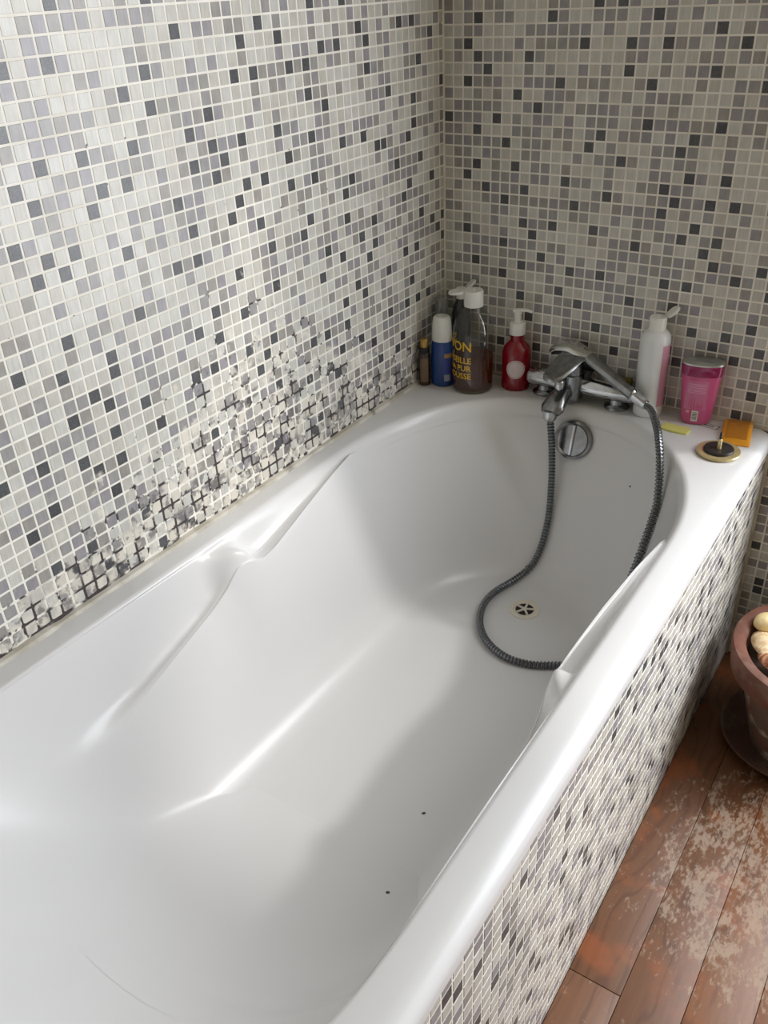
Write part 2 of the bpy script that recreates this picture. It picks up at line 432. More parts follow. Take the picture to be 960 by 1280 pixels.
# sealant beads
def bead(name, p0, p1, n1, r):
    p0, p1, n1 = Vector(p0), Vector(p1), Vector(n1); L = 60; rings = []
    for i in range(L+1):
        c = p0.lerp(p1, i/L); rr = r*(1+.35*noise.noise(c*40))
        rings.append([c, c+n1*rr, c+n1*rr*.75+Z_*rr*.75, c+Z_*rr])
    v, f = loft(rings); o = clean(mk(name, v, f, SEAL)); return struct(o)
bead('trim_1', (.0005, -.002, RIM-.001), (.0005, -1.7, RIM-.001), (1, 0, 0), .0085)
bead('trim_2', (.004, -.0005, RIM-.001), (.745, -.0005, RIM-.001), (0, -1, 0), .006)
struct(box('trim_3', (PX-.004, -.012, .0), (PX+.006, -.0005, RIM-.03), SEAL, None, .002))

# ---- floor
def wood_mat():
    m, nt, b = new_mat('worn_wood'); N = NT(nt); v, x, y, z = N.pos()
    oi = nt.nodes.new('ShaderNodeObjectInfo')
    sh = N.m('MULTIPLY', oi.outputs['Random'], 13.)
    cx = nt.nodes.new('ShaderNodeCombineXYZ'); N.put(N.m('ADD', x, sh), cx.inputs[0]); N.put(N.m('ADD', y, N.m('MULTIPLY', sh, 2.3)), cx.inputs[1]); N.put(z, cx.inputs[2])
    gv = cx.outputs[0]
    base = N.mix(N.rng(oi.outputs['Random'], 0., 1.), srgb(122, 81, 50), srgb(102, 68, 43))
    big = N.noise(gv, 7, 3, .5, stretch=(1, .22, 1))
    ring = nt.nodes.new('ShaderNodeMath'); ring.operation = 'FRACT'; N.put(N.m('MULTIPLY', big, 16.), ring.inputs[0])
    line = N.rng(N.m('ABSOLUTE', N.m('SUBTRACT', ring.outputs[0], .5)), .30, .5)
    base = N.mix(N.m('MULTIPLY', line, .6), base, srgb(70, 42, 26))
    fine = N.noise(gv, 160, 4, .6, stretch=(1, .05, 1))
    base = N.mix(N.rng(fine, .35, .7, 0., .45), base, srgb(92, 54, 36))
    org = N.rng(N.noise(v, 9, 3, .55, off=(2, 7, 0)), .48, .66, 0., .6)
    org = N.m('MULTIPLY', org, N.rng(x, .80, .98, 1., .35))
    base = N.mix(org, base, srgb(148, 80, 40))
    # bare, bleached patches where the varnish has gone
    dx = N.m('DIVIDE', N.m('SUBTRACT', x, .955), .16); dy = N.m('DIVIDE', N.m('ADD', y, .58), .24)
    blob = N.m('SUBTRACT', 1., N.m('ADD', N.m('MULTIPLY', dx, dx), N.m('MULTIPLY', dy, dy)))
    reg = N.rng(blob, -1.2, .9)
    wn = N.m('ADD', N.m('MULTIPLY', N.noise(v, 30, 7, .75, stretch=(1, .6, 1)), .6), N.m('MULTIPLY', N.noise(v, 170, 5, .65, stretch=(1, .4, 1)), .4))
    bare = N.rng(N.m('ADD', wn, N.m('MULTIPLY', reg, .13)), .585, .68)
    base = N.mix(N.m('MULTIPLY', bare, .58), base, srgb(172, 156, 140))
    nt.links.new(base, b.inputs['Base Color'])
    nt.links.new(N.rng(bare, 0., 1., .42, .75), b.inputs['Roughness'])
    N.bump(N.m('SUBTRACT', fine, N.m('MULTIPLY', bare, .5)), b, .25, .0008)
    return m
WOOD = wood_mat()
SUB = mat('subfloor', srgb(58, 38, 28), .8)
floor = struct(box('floor', (0, YF, -.03), (XR, 0, -.0045), SUB))
PW = .0913
i = 0
x0 = PX+.0005
xs = [x0]+[.8325+PW*k for k in range(0, 24)]
cuts = {0: [-.897], 1: [-1.35], 2: [-.15, -1.22], 3: [-1.05], 4: [-.62, -1.8]}
for k in range(len(xs)-1):
    xa, xb = xs[k], min(xs[k+1], XR-.001)
    if xa >= XR-.01: break
    ys = [-.002]+cuts.get(k, [-.4-.9*rnd.random(), -1.9-.4*rnd.random()])+[YF+.002]
    for a, b_ in zip(ys[:-1], ys[1:]):
        box('plank', (xa+.0004, b_+.0005, -.0045), (xb-.0004, a-.0005, 0), WOOD, floor, .0007)

# ------------------------------------------------------------------ the bath
XC, AO, NE = 37.2, 32.3, 2.15
AF = 21.0
YD, YH = -50., -126.
GRIP = [(-40, 0., 4., 0.), (-47, 1.0, 1.3, .1), (-56, 2.4, 2.0, .7), (-66, 3.8, 3.4, 1.), (-79, 5.5, 5.7, 1.), (-82.5, 5.8, 6.0, .7), (-84.6, 5.7, 5.2, -.7), (-86.6, 5.4, 4.6, -.95),
        (-88.2, 5.2, 5.0, -.5), (-90.6, 5.0, 7.4, .9), (-95, 5.0, 9.6, 1.), (-102, 5.6, 11.4, 1.), (-112, 6.8, 13.8, .9), (-122, 8.2, 16.2, .55), (-134, 9.6, 18.5, .2), (-150, 10.5, 20., 0.)]
def grip_at(y):
    for (a, b) in zip(GRIP[:-1], GRIP[1:]):
        if a[0] >= y >= b[0]:
            t = (a[0]-y)/(a[0]-b[0]); return tuple(a[i]*(1-t)+b[i]*t for i in (1, 2, 3))
    return (0., 4. if y > -80 else 20., 0.)
def side_edge(y):
    """inner ledge line of the moulded side: how far in, how deep, how hollow behind it"""
    q = [grip_at(y+d) for d in (-1., -.6, -.3, 0., .3, .6, 1.)]
    return tuple(sum(p[i] for p in q)/len(q) for i in range(3))
def Dep(y): return 38.-1.6*max(0., min(1., (-y-35)/80))
def sgp(c, e): return math.copysign(abs(c)**e, c)
loopO, loopF, loopR, isside = [], [], [], []
NEND, NS, NH = 72, 200, 56
X0, X1, YB, YE = .5, 75.2, -.4, -170.
kc = 22
for i in range(NEND):                                   # drain end, from right side over the back to the left side
    t = PI*i/NEND
    c, s = math.cos(t), math.sin(t)
    loopO.append((XC+AO*sgp(c, 2/NE), YD+43.*abs(s)**(2/NE))); loopF.append((XC+AF*sgp(c, 2/NE), YD+30.5*abs(s)**(2/NE)))
    if i <= kc: loopR.append((X1, YD+(YB-YD)*i/kc))
    elif i <= NEND-kc: loopR.append((X1+(X0-X1)*(i-kc)/(NEND-2*kc), YB))
    else: loopR.append((X0, YB+(YD-YB)*(i-NEND+kc)/kc))
    isside.append(False)
for i in range(NS):
    y = YD+(YH-YD)*i/NS
    loopO.append((XC-AO, y)); loopF.append((XC-AF, YD+(-108-YD)*i/NS)); loopR.append((X0, y)); isside.append(True)
for i in range(NH):
    t = PI*i/NH; c, s = math.cos(t), math.sin(t); kh = 16
    loopO.append((XC-AO*sgp(c, 2/2.6), YH-37.*abs(s)**(2/2.6))); loopF.append((XC-AF*sgp(c, 1), -108-14.*abs(s)))
    if i <= kh: loopR.append((X0, YH+(YE-YH)*i/kh))
    elif i <= NH-kh: loopR.append((X0+(X1-X0)*(i-kh)/(NH-2*kh), YE))
    else: loopR.append((X1, YE+(YH-YE)*(i-NH+kh)/kh))
    isside.append(False)
for i in range(NS):
    y = YH+(YD-YH)*i/NS
    loopO.append((XC+AO, y)); loopF.append((XC+AF, -108+(YD+108)*i/NS)); loopR.append((X1, y)); isside.append(True)
NL = len(loopO)
def profile(i):
    ox, oy = loopO[i]; fx, fy = loopF[i]; U = math.hypot(fx-ox, fy-oy); D = Dep(fy)
    L0 = (.5, 1.45); L1 = (.72*U, D-9.5)
    lin = lambda d: L0[0]+(d-L0[1])/(L1[1]-L0[1])*(L1[0]-L0[0])
    w_, d_, e_ = side_edge(oy)
    w0 = lin(d_)
    k_ = max(0., min(1., (-oy-40)/8, (oy+150)/34))
    k_ = k_*k_*(3-2*k_)
    w_ = w0+(max(w_, w0)-w0)*k_; e_ *= k_
    ed = (w_, d_)
    va = (L0[0]+(ed[0]-L0[0])*(.55-.2*e_), L0[1]+(ed[1]-L0[1])*(.55+.40*e_))
    wm = (ed[0]+(L1[0]-ed[0])*.5, ed[1]+(L1[1]-ed[1])*.5)
    def toward(p, q, dist):
        l = math.hypot(q[0]-p[0], q[1]-p[1]); t = min(.4, dist/max(l, 1e-6)); return (p[0]+(q[0]-p[0])*t, p[1]+(q[1]-p[1])*t)
    pts = [(-1.6, 0.), (-.8, .08), (-.1, .5), L0, va, toward(ed, va, .7), toward(ed, wm, .7), wm, L1, (.87*U, D-5.2), (1.04*U, D-2.4), (1.04*U+max(2.6, .2*U), D-.75), (1.04*U+max(2.6, .2*U)+max(3.4, .16*U), D-.1)]
    q = crom([Vector((a, b, 0)) for a, b in pts], 5)
    return [(a.x/U, a.y) for a in q], U
rings = []
INS = [(.9, -3.4), (0., -3.3), (0., -2.0), (.12, -1.15), (.55, -.5), (1.3, -.15), (2.4, -.03), (3.4, 0.)]
def inset(i, d):
    x, y = loopR[i]
    return (min(max(x, X0+d), X1-d), min(max(y, YE+d), YB-d))
for k, (d, z) in enumerate(INS):
    ring = []
    for i in range(NL):
        free = loopR[i][0] >= X1-.01 or loopR[i][1] <= YE+.01      # the two edges that do not meet a wall
        ring.append((*inset(i, d), z) if free else (*inset(i, .06*k), -3.4 if k == 0 else 0.))
    rings.append(ring)
profs = [profile(i) for i in range(NL)]
nr = len(profs[0][0])
for k in range(nr):
    ring = []
    for i in range(NL):
        f_, d_ = profs[i][0][k]; ox, oy = loopO[i]; fx, fy = loopF[i]
        ring.append((ox+(fx-ox)*f_, oy+(fy-oy)*f_, -d_))
    rings.append(ring)
last = rings[-1]
for k in range(1, 9):
    t = k/8; ring = []
    for i in range(NL):
        x, y, z = last[i]; cy = min(max(y, -100.), -38.)
        Y = y+(cy-y)*t
        ring.append((x+(XC-x)*t, Y, z*(1-t)+(-Dep(Y)-.15)*t))
    rings.append(ring)
bath = thing('bathtub', 'long white glossy bathtub with moulded hand grips set against the mosaic walls', 'bathtub', (0, 0, RIM))
v, f = loft([[(a/100, b/100, c/100) for a, b, c in r] for r in rings], (False, False))
shell = mk('shell', v, f, ENAMEL, bath)
bm = bmesh.new(); bm.from_mesh(shell.data); bmesh.ops.remove_doubles(bm, verts=bm.verts, dist=2e-5)
bmesh.ops.recalc_face_normals(bm, faces=bm.faces)
top = max(bm.faces, key=lambda q: q.calc_area() if abs(q.calc_center_median().z) < .001 else 0)
if top.normal.z < 0: bmesh.ops.reverse_faces(bm, faces=bm.faces)
bm.to_mesh(shell.data)
from mathutils.bvhtree import BVHTree
BV = BVHTree.FromBMesh(bm); bm.free()
smooth(shell.data, 80)
def tubz(x, y):
    """surface height of the bath (cm, relative to the rim) under a point"""
    h = BV.ray_cast(Vector((x/100, y/100, .5)), Vector((0, 0, -1)))
    return (h[0].z*100, h[1]) if h[0] else (0., Vector((0, 0, 1)))
def on_tub(o, x, y, lift=0.):
    z, n = tubz(x, y); o.matrix_local = Matrix.Translation(Vector((x/100, y/100, z/100))+n*lift)@n.to_track_quat('Z', 'Y').to_matrix().to_4x4()
DR = mat('drain_plastic', srgb(222, 216, 202), .35, var=.05)
HOLE = mat('drain_hole', srgb(40, 30, 24), .7)
dr = lathe('drain', [(3.3, .0), (3.25, .16), (2.9, .24), (2.15, .18), (2.0, .04), (0, .04)], DR, bath, ends=(False, False)); on_tub(dr, 37.9, -31.6, .0005)
h_ = lathe('drain_hole', [(1.95, .06), (0, .06)], HOLE, dr, ends=(False, False))
for k in range(5):
    a = 2*PI*k/5+.5
    tube('drain_bar', [(0.3*math.cos(a), .3*math.sin(a), .16), (2.05*math.cos(a), 2.05*math.sin(a), .16)], (.26), DR, dr, 8)
lathe('drain_hub', [(.55, .08), (.55, .3), (.4, .36), (0, .36)], DR, dr, 16, ends=(False, False))
# overflow cover on the far end wall
hit = BV.ray_cast(Vector((.374, -.5, -.070)), Vector((0, 1, 0)))
ov = lathe('overflow_cover', [(4.3, -.3), (4.3, .7), (4.15, 1.15), (3.7, 1.35), (3.5, 1.2), (3.3, 1.0), (0, 1.05)], CHROME_D, bath, 48, ends=(False, False))
ov.matrix_local = Matrix.Translation(hit[0])@hit[1].to_track_quat('Z', 'Y').to_matrix().to_4x4()
box('overflow_bar', (-.32, -3.3, .9), (.32, 3.3, 1.5), CHROME, ov, .0012, .01)
SPK = mat('chip_brown', srgb(70, 60, 52), .7)
for x, y, r in ((47.9, -89.6, .28), (51.2, -105.2, .26), (52.6, -15.6, .22)):
    o = lathe('chip_mark', [(r, 0.), (r*.8, .05), (0, .07)], SPK, bath, 9, ends=(False, False), sx=1.3); on_tub(o, x, y, .0002)

# ------------------------------------------------------------------ mixer tap, hand shower, hose
T0 = Vector((.357, -.045, RIM))
tap = thing('bath_mixer_tap', 'chrome bath mixer tap with flat lever on the far rim', 'tap', T0)
def rel(pts, o=(35.7, -4.5)): return [(a-o[0], b-o[1], c) for a, b, c in pts]
tube('body', rel([(24.0, -4.5, 3.6), (24.2, -4.5, 3.6), (24.6, -4.5, 3.6), (30, -4.5, 3.7), (36, -4.5, 3.7), (42, -4.5, 3.6), (47.2, -4.5, 3.6), (47.6, -4.5, 3.6), (47.8, -4.5, 3.6)]), [1.2, 1.75, 1.95, 1.95, 2.1, 1.95, 1.85, 1.7, 1.2], CHROME, tap, 28)
for xx in (27.6, 44.1):
    ft = lathe('foot', [(2.6, 0), (2.6, .35), (2.2, .7), (1.65, .95), (1.55, 2.4), (1.4, 3.4)], CHROME_D, tap, 32, off=(xx-35.7, .6, 0))
tube('cartridge_tower', rel([(34.6, -5.6, .9), (34.6, -5.7, 1.4), (34.6, -5.8, 4), (34.6, -5.9, 6.6), (34.6, -5.9, 6.7), (34.6, -5.9, 6.9), (34.6, -5.9, 9.0)]), [1.9, 2.35, 2.45, 2.4, 2.2, 2.35, 2.25], CHROME_D, tap, 28, sq=.8)
# lever: a flat rounded plate tilted down towards the bath
lv, lf = [], []
st = [(-3.2, 1.2, 10.4), (-3.6, 2.0, 10.6), (-5.0, 2.45, 10.6), (-7.5, 2.45, 9.9), (-10., 2.25, 8.9), (-12.2, 1.95, 7.9), (-13.3, 1.4, 7.4), (-13.7, .6, 7.2)]
rr = []
for (yy, hw, zz) in st:
    xx = 34.9+(yy+4)*.22
    hw *= 1.2; ring = []
    for (a, b) in ((-1, .0), (-.92, .28), (-.6, .42), (0, .5), (.6, .42), (.92, .28), (1, 0), (.92, -.3), (0, -.4), (-.92, -.3)):
        ring.append(((xx+a*hw-35.7)/100, (yy+4.5)/100, (zz+b)/100))
    rr.append(ring)
v, f = loft(rr); clean(mk('lever', v, f, CHROME_D, tap, ang=50))
sp = tube('spout', rel([(34.2, -6.6, 2.9), (33.9, -9, 2.8), (33.6, -11, 2.0), (33.4, -12.6, .9), (33.3, -13.7, .2)]), [(1.5, 1.6), (1.8, 1.5), (2.3, 1.35), (2.6, 1.25), (2.0, .9)], CHROME_D, tap, 24, 4, sq=.8)
lathe('spout_outlet', [(1.2, -1.6), (1.45, -1.2), (1.5, -.4), (1.5, .6)], CHROME, sp, 24, off=(33.0-35.7, -8.4, -.1))
kn = lathe('diverter_knob', [(.55, 0), (.55, .7), (1.0, .8), (1.05, 2.2), (.85, 2.5), (0, 2.5)], CHROME, tap, 20, ends=(True, False), off=(33.4-35.7, -5.1, 3.6))
tube('shower_cradle', rel([(37.2, -4.6, 5.2), (37.4, -4.6, 6.6), (37.6, -4.8, 7.9)]), [(1.0, 1.0), (.9, 1.1), (1.5, 1.2)], BLACK, tap, 14)

H0 = Vector((.40, -.055, RIM))
hs = thing('hand_shower', 'chrome hand shower lying across the mixer tap', 'shower head', H0)
ho = (40., -5.5)
tube('head', rel([(28.2, -3.1, 9.5), (28.8, -3.1, 10.0), (30.4, -3.2, 11.0), (33.0, -3.6, 11.4), (35.5, -4.2, 10.7), (37.6, -4.7, 9.9)], ho), [(.9, .4), (1.8, .7), (2.3, .95), (2.4, 1.1), (2.1, 1.2), (1.6, 1.2)], mat('chrome_bright', srgb(205, 206, 202), .22, 1.), hs, 24, 5)
tube('spray_face', rel([(28.9, -3.3, 9.2), (30.6, -3.4, 10.0), (33.0, -3.8, 10.3), (35.2, -4.4, 9.7)], ho), [(1.2, .3), (1.9, .5), (2.0, .6), (1.4, .4)], BLACK, hs, 18, 3)
tube('handle', rel([(37.4, -4.7, 10.0), (40.7, -5.6, 8.6), (44.9, -7.0, 6.9), (48.8, -8.45, 5.5)], ho), [(1.6, 1.2), (1.5, 1.15), (1.4, 1.15), (1.25, 1.15)], CHROME_D, hs, 22, 5)
tube('ferrule', rel([(48.7, -8.42, 5.55), (49.0, -8.5, 5.45), (49.2, -8.6, 5.4), (52.0, -9.6, 4.4), (52.2, -9.7, 4.35)], ho), [1.35, 1.5, 1.2, .95, .8], CHROME, hs, 12, sq=.8, ang=30)
# hose
HP = [(52.0, -9.6, 4.45), (53.6, -11.6, 4.8), (55.3, -14.4, 4.6), (57.6, -18.2, 3.0), (59.6, -21.8, -.6), (60.9, -24.8, -6.0), (61.5, -27.6, -11.5), (61.4, -31.0, -18.0), (61.0, -34.5, -25.0), (60.2, -37.5, -31.5), (58.3, -40.0, -35.6), (55.6, -42.8, -36.9), (51.8, -45.4, -36.9),
      (47.5, -47.8, -36.9), (43.2, -48.6, -36.9), (39.5, -47.8, -36.9), (36.0, -45.8, -36.9), (33.0, -42.6, -36.9), (30.9, -38.5, -36.9), (29.9, -34.0, -36.9), (30.3, -29.5, -36.9), (32.0, -24.5, -36.6),
      (34.0, -20.2, -34.6), (35.0, -17.0, -30.0), (35.3, -15.4, -23.0), (34.9, -14.2, -15.4), (34.1, -13.3, -8.0), (33.2, -13.0, -1.5)]
path = crom(HP, 40)
# arc-length resample into ridges
segs = [0.]
for a, b in zip(path[:-1], path[1:]): segs.append(segs[-1]+(b-a).length)
LN = segs[-1]; step = .145; pts = []; j = 0
for i in range(int(LN/step)+1):
    s_ = i*step
    while j < len(segs)-2 and segs[j+1] < s_: j += 1
    t = (s_-segs[j])/max(segs[j+1]-segs[j], 1e-6); q = path[j].lerp(path[j+1], min(t, 1))
    for _ in range(120):                                # keep clear of the bath wall
        z = max(tubz(q.x+a, q.y+b)[0] for a, b in ((0, 0), (.7, 0), (-.7, 0), (0, .7), (0, -.7)))
        if q.z >= z+.45 or q.z > .9: break
        if z < -35.5: q = Vector((q.x, q.y, z+.8)); break
        q = q+(Vector((37.2, -45., q.z))-q).normalized()*.15
    pts.append(q)
for _ in range(12):
    pts = [pts[0]]+[(pts[i-1]+pts[i]*2+pts[i+1])/4 for i in range(1, len(pts)-1)]+[pts[-1]]
fr = frames(pts); rings = []
for i, q in enumerate(pts):
    r = (.78, .80, .78, .56, .56)[i % 5]
    rings.append([tuple((q-Vector((52, -9.6, 0))+fr[i][1]*(r*math.cos(2*PI*k/12))+fr[i][2]*(r*math.sin(2*PI*k/12)))/100) for k in range(12)])
v, f = loft(rings)
hose = mk('shower_hose', v, f, HOSE, None, ang=25); hose.location = (.52, -.096, RIM)
tag(hose, 'ribbed metal shower hose looping down across the bath floor', 'shower hose')

# ------------------------------------------------------------------ bottles on the far rim
def D(x, y): return (x/100, y/100, RIM)
def patch(name, r, z0, z1, a0, a1, m, parent, eps=.03, n=14, sx=1., sy=1., rtop=None, off=(0, 0)):
    """printed label hugging a round bottle; angles in degrees, -90 faces the bath"""
    v, f = [], []
    for j, z in enumerate((z0, (z0+z1)/2, z1)):
        rr_ = r if rtop is None else r+(rtop-r)*j/2
        for i in range(n+1):
            a = math.radians(a0+(a1-a0)*i/n)
            v.append(((off[0]+(rr_+eps)*sx*math.cos(a))/100, (off[1]+(rr_+eps)*sy*math.sin(a))/100, z/100))
    for j in range(2):
        for i in range(n): q = j*(n+1)+i; f.append((q, q+1, q+n+2, q+n+1))
    return mk(name, v, f, m, parent)
def wrap_text(name, body, size, r, z, a_end, m, parent, bold=.03, eps=.04):
    v, f = text_mesh(body, size, bold); xm = max(a for a, b in v)
    vv = []
    for a, b in v:
        t = math.radians(a_end)+(a-xm)/r
        vv.append(((r+eps)*math.cos(t)/100, (r+eps)*math.sin(t)/100, (z+b)/100))
    return mk(name, vv, f, m, parent, sm=False)
# little brown bottle
t = thing('small_bottle', 'small dark brown bottle with gold cap in the wall corner', 'bottle', D(2.0, -12.6))
lathe('glass_body', [(1.0, 0), (1.25, .15), (1.27, 7.2), (1.05, 7.9), (.8, 8.3)], mat('brown_glass', srgb(52, 36, 26), .15, coat=.5), t, 24)
patch('label', 1.27, 1., 6.6, -110, -20, mat('brown_label', srgb(120, 100, 80), .5), t)
lathe('collar', [(1.06, 7.6), (1.12, 7.7), (1.12, 8.9), (1.0, 9.0)], BLACK, t, 24)
lathe('cap', [(.9, 9.), (.92, 9.1), (.9, 10.7), (.8, 10.9), (0, 10.9)], mat('gold_cap', srgb(186, 152, 86), .35, .6), t, 24, ends=(True, False))
# blue bottle
t = thing('shampoo_bottle', 'deep blue bottle with tall white cap beside the clear soap bottle', 'bottle', D(5.3, -10.4))
lathe('body', [(2.2, 0), (2.5, .2), (2.62, 1.0), (2.62, 6.5), (2.45, 9.2), (2.2, 10.6)], mat('blue_plastic', srgb(22, 62, 128), .28, coat=.3), t, 40, sy=.85)
lb = mat('blue_label', srgb(58, 72, 150), .4)
patch('label', 2.62, 1.4, 8.2, -56, 2, lb, t, sy=.85)
patch('label_band', 2.62, 7.0, 7.9, -53, -8, mat('gold_print', srgb(172, 138, 70), .4), t, .05, sy=.85)
patch('label_foot', 2.62, 1.5, 3.0, -55, -22, mat('pale_print', srgb(150, 160, 170), .4), t, .05, sy=.85)
lathe('cap', [(2.3, 10.5), (2.34, 10.6), (2.1, 14.9), (1.95, 15.6), (1.6, 15.95), (.9, 16.0), (.8, 15.7), (0, 15.7)], WHITE_PL, t, 40, ends=(True, False), sy=.9)
# see-through bottle right in the corner
CL = clear_mat('clear_plastic', (.86, .87, .86, 1), .15)
CLG = clear_mat('frosted_plastic', (.75, .75, .74, 1), .2, srgb(150, 150, 148), .45)
t = thing('clear_bottle', 'slim see-through bottle with frosted cap behind the blue bottle', 'bottle', D(2.6, -5.9))
lathe('body', [(1.6, 0), (1.75, .2), (1.75, 12.2), (1.5, 13.6), (1.2, 14.2)], CL, t, 32)
lathe('cap', [(1.45, 14.0), (1.5, 14.2), (1.42, 18.2), (1.3, 18.5), (0, 18.5)], CLG, t, 28, ends=(True, False))
def flip_cap(t, z, r, h, lid_dir, lid_tilt, lid_r, m, lift=0.):
    c = lathe('cap', [(r*1.02, z), (r*1.02, z+h*.9), (r*.96, z+h), (r*.5, z+h), (0, z+h-.1)], m, t, 32, ends=(True, False))
    lathe('spout_hole', [(.28, z+h-.08), (.28, z+h+.15), (.2, z+h+.2), (0, z+h+.2)], m, c, 12, ends=(True, False))
    l = lathe('lid', [(lid_r*.86, -.28), (lid_r, -.2), (lid_r, .12), (lid_r*.9, .26), (lid_r*.5, .2), (0, .18)], m, c, 28, ends=(True, False))
    a = math.radians(lid_dir)
    Rm = Matrix.Rotation(a, 4, 'Z')@Matrix.Rotation(math.radians(lid_tilt), 4, 'Y')
    ctr = Vector((math.cos(a)*r*.98, math.sin(a)*r*.98, z+h+lift))/100+(Rm.to_3x3()@Vector((-lid_r*.95, 0, 0)))/100*-1
    l.matrix_local = Matrix.Translation(ctr)@Rm
    return c
t = thing('dark_bottle', 'dark grey bottle with open white flip lid behind the soap bottle', 'bottle', D(6.2, -3.3))
lathe('body', [(1.9, 0), (2.1, .25), (2.1, 14.6), (1.85, 16.4), (1.2, 17.6), (1.1, 18.1)], mat('smoke_plastic', srgb(48, 50, 52), .2, coat=.3), t, 32)
flip_cap(t, 18.0, 1.15, 2.3, 35, -38, 1.3, WHITE_PL)
# large clear soap bottle
t = thing('soap_bottle', 'large clear soap bottle half full of amber liquid with yellow lettering', 'bottle', D(12.4, -9.0))
lathe('body', [(4.0, 0), (4.4, .25), (4.5, .9), (4.5, 12.6), (4.35, 14.4), (3.8, 16.2), (2.9, 17.6), (2.1, 18.4), (1.8, 19.0)], CL, t, 56)
lq = lathe('liquid', [(3.9, .7), (4.25, .9), (4.3, 1.5), (4.3, 7.9), (0, 7.9)], clear_mat('amber_soap', (.55, .26, .06, 1), .0, srgb(120, 56, 18), .28), t, 56, ends=(True, False))
lathe('base_glass', [(3.9, .1), (4.25, .3), (4.3, .65), (0, .65)], clear_mat('olive_base', (.7, .64, .42, 1), .1, srgb(150, 140, 96), .35), t, 48, ends=(True, False))
YEL = mat('yellow_print', srgb(222, 178, 44), .5)
wrap_text('lettering', 'SAVON', 2.9, 4.5, 10.1, -67, YEL, t, .05)
wrap_text('lettering', 'MARSEILLE', 1.85, 4.5, 7.3, -67, YEL, t, .025)
wrap_text('lettering', 'EXTRA PUR', 1.85, 4.5, 5.5, -67, YEL, t, .025)
wrap_text('lettering', 'MOUSSE', 1.85, 4.5, 3.7, -67, YEL, t, .025)
flip_cap(t, 18.9, 2.05, 3.4, 205, 6, 1.75, WHITE_PL, -.3)
# red pump bottle
t = thing('pump_bottle', 'red liquid soap bottle with white pump and round white label', 'bottle', D(20.6, -4.2))
RED = clear_mat('red_soap', (.55, .03, .07, 1), .1, srgb(158, 10, 34), .62)
lathe('body', [(2.7, 0), (3.05, .2), (3.12, .9), (3.12, 8.2), (2.8, 9.5), (2.0, 10.4), (1.45, 10.9), (1.4, 12.6)], RED, t, 44)
lab = []
for rr_, mm, ep in ((2.1, mat('label_white', srgb(205, 190, 190), .5), .03), (1.85, mat('label_rim', srgb(140, 104, 110), .5), .045), (1.75, MAT['label_white'], .06)):
    v, f = [(3.12+ep, 0)], []
    vv = []
    for rad in (0, rr_*.5, rr_):
        for k in range(28):
            a = 2*PI*k/28; tt = math.radians(-66)+rad*math.cos(a)/3.12
            vv.append(((3.12+ep)*math.cos(tt)/100, (3.12+ep)*math.sin(tt)/100, (5.2+rad*math.sin(a))/100))
    ff = []
    for j in range(2):
        for k in range(28): ff.append((j*28+k, j*28+(k+1) % 28, (j+1)*28+(k+1) % 28, (j+1)*28+k))
    mk('round_label', vv, ff, mm, t)
lathe('pump_collar', [(1.7, 12.4), (1.75, 12.5), (1.72, 14.8), (1.6, 15.0), (.8, 15.2), (.75, 16.6), (.95, 17.0), (.95, 17.6), (0, 17.7)], WHITE_PL, t, 32, ends=(True, False))
tube('nozzle', [(-1.0, -.4, 17.5), (0, 0, 17.6), (1.6, .5, 17.7), (2.9, .9, 17.3)], [(.7, .35), (.85, .4), (.5, .35), (.35, .3)], WHITE_PL, t, 14, 4)
# white bottle with open cap
t = thing('lotion_bottle', 'tall white bottle with pink side label and open flip cap', 'bottle', D(50.6, -3.7))
lathe('body', [(2.6, 0), (2.85, .25), (2.9, 1.0), (2.9, 16.0), (2.75, 17.0), (2.2, 17.8), (1.7, 18.1)], mat('white_gloss', srgb(222, 224, 226), .3, coat=.2), t, 44)
patch('side_label', 2.9, 2.5, 15.5, -40, 60, mat('pink_label', srgb(206, 150, 172), .4), t)
flip_cap(t, 18.0, 1.65, 2.7, 30, -42, 1.45, WHITE_PL)
# pink bottle standing on its base, wide at the top
t = thing('pink_bottle', 'pink shampoo bottle with magenta band and silver top near the corner', 'bottle', D(60.3, -2.9), math.radians(14))
PK = mat('pink_plastic', srgb(196, 84, 130), .28, coat=.3)
MG = mat('magenta_band', srgb(140, 22, 84), .22, coat=.4)
st = [(2.2, 1.5, 0), (2.75, 1.95, .25), (2.95, 2.1, .9), (3.25, 2.2, 4), (3.6, 2.3, 8), (3.8, 2.35, 10.4)]
def ell(st, n=2.4, seg=44):
    out = []
    for a, b, z in st:
        out.append([(a*sgp(math.cos(2*PI*k/seg), 2/n)/100, b*sgp(math.sin(2*PI*k/seg), 2/n)/100, z/100) for k in range(seg)])
    return out
v, f = loft(ell(st)); mk('body', v, f, PK, t)
v, f = loft(ell([(3.7, 2.3, 10.3), (3.95, 2.45, 10.5), (4.05, 2.5, 12.6)])); mk('band', v, f, MG, t)
v, f = loft(ell([(4.05, 2.5, 12.6), (4.1, 2.55, 12.75), (4.0, 2.5, 12.95), (3.6, 2.2, 13.1)])); mk('silver_top', v, f, mat('satin_silver', srgb(190, 194, 190), .3, .9), t)
def flat_label(name, x0, x1, z0, z1, m, y=-2.25, eps=.0, lean=0.):
    def fy(x, z):
        a = 3.0+(z/10.4)*.8; b = 2.05+(z/10.4)*.3
        return -b*max(0, 1-abs(x/a)**2.4)**(1/2.4)-.03-eps
    n = 8; v, f = [], []
    for j in range(3):
        z = z0+(z1-z0)*j/2
        for i in range(n+1):
            x = x0+(x1-x0)*i/n; v.append((x/100, fy(x, z)/100, z/100))
    for j in range(2):
        for i in range(n): q = j*(n+1)+i; f.append((q, q+1, q+n+2, q+n+1))
    return mk(name, v, f, m, t)
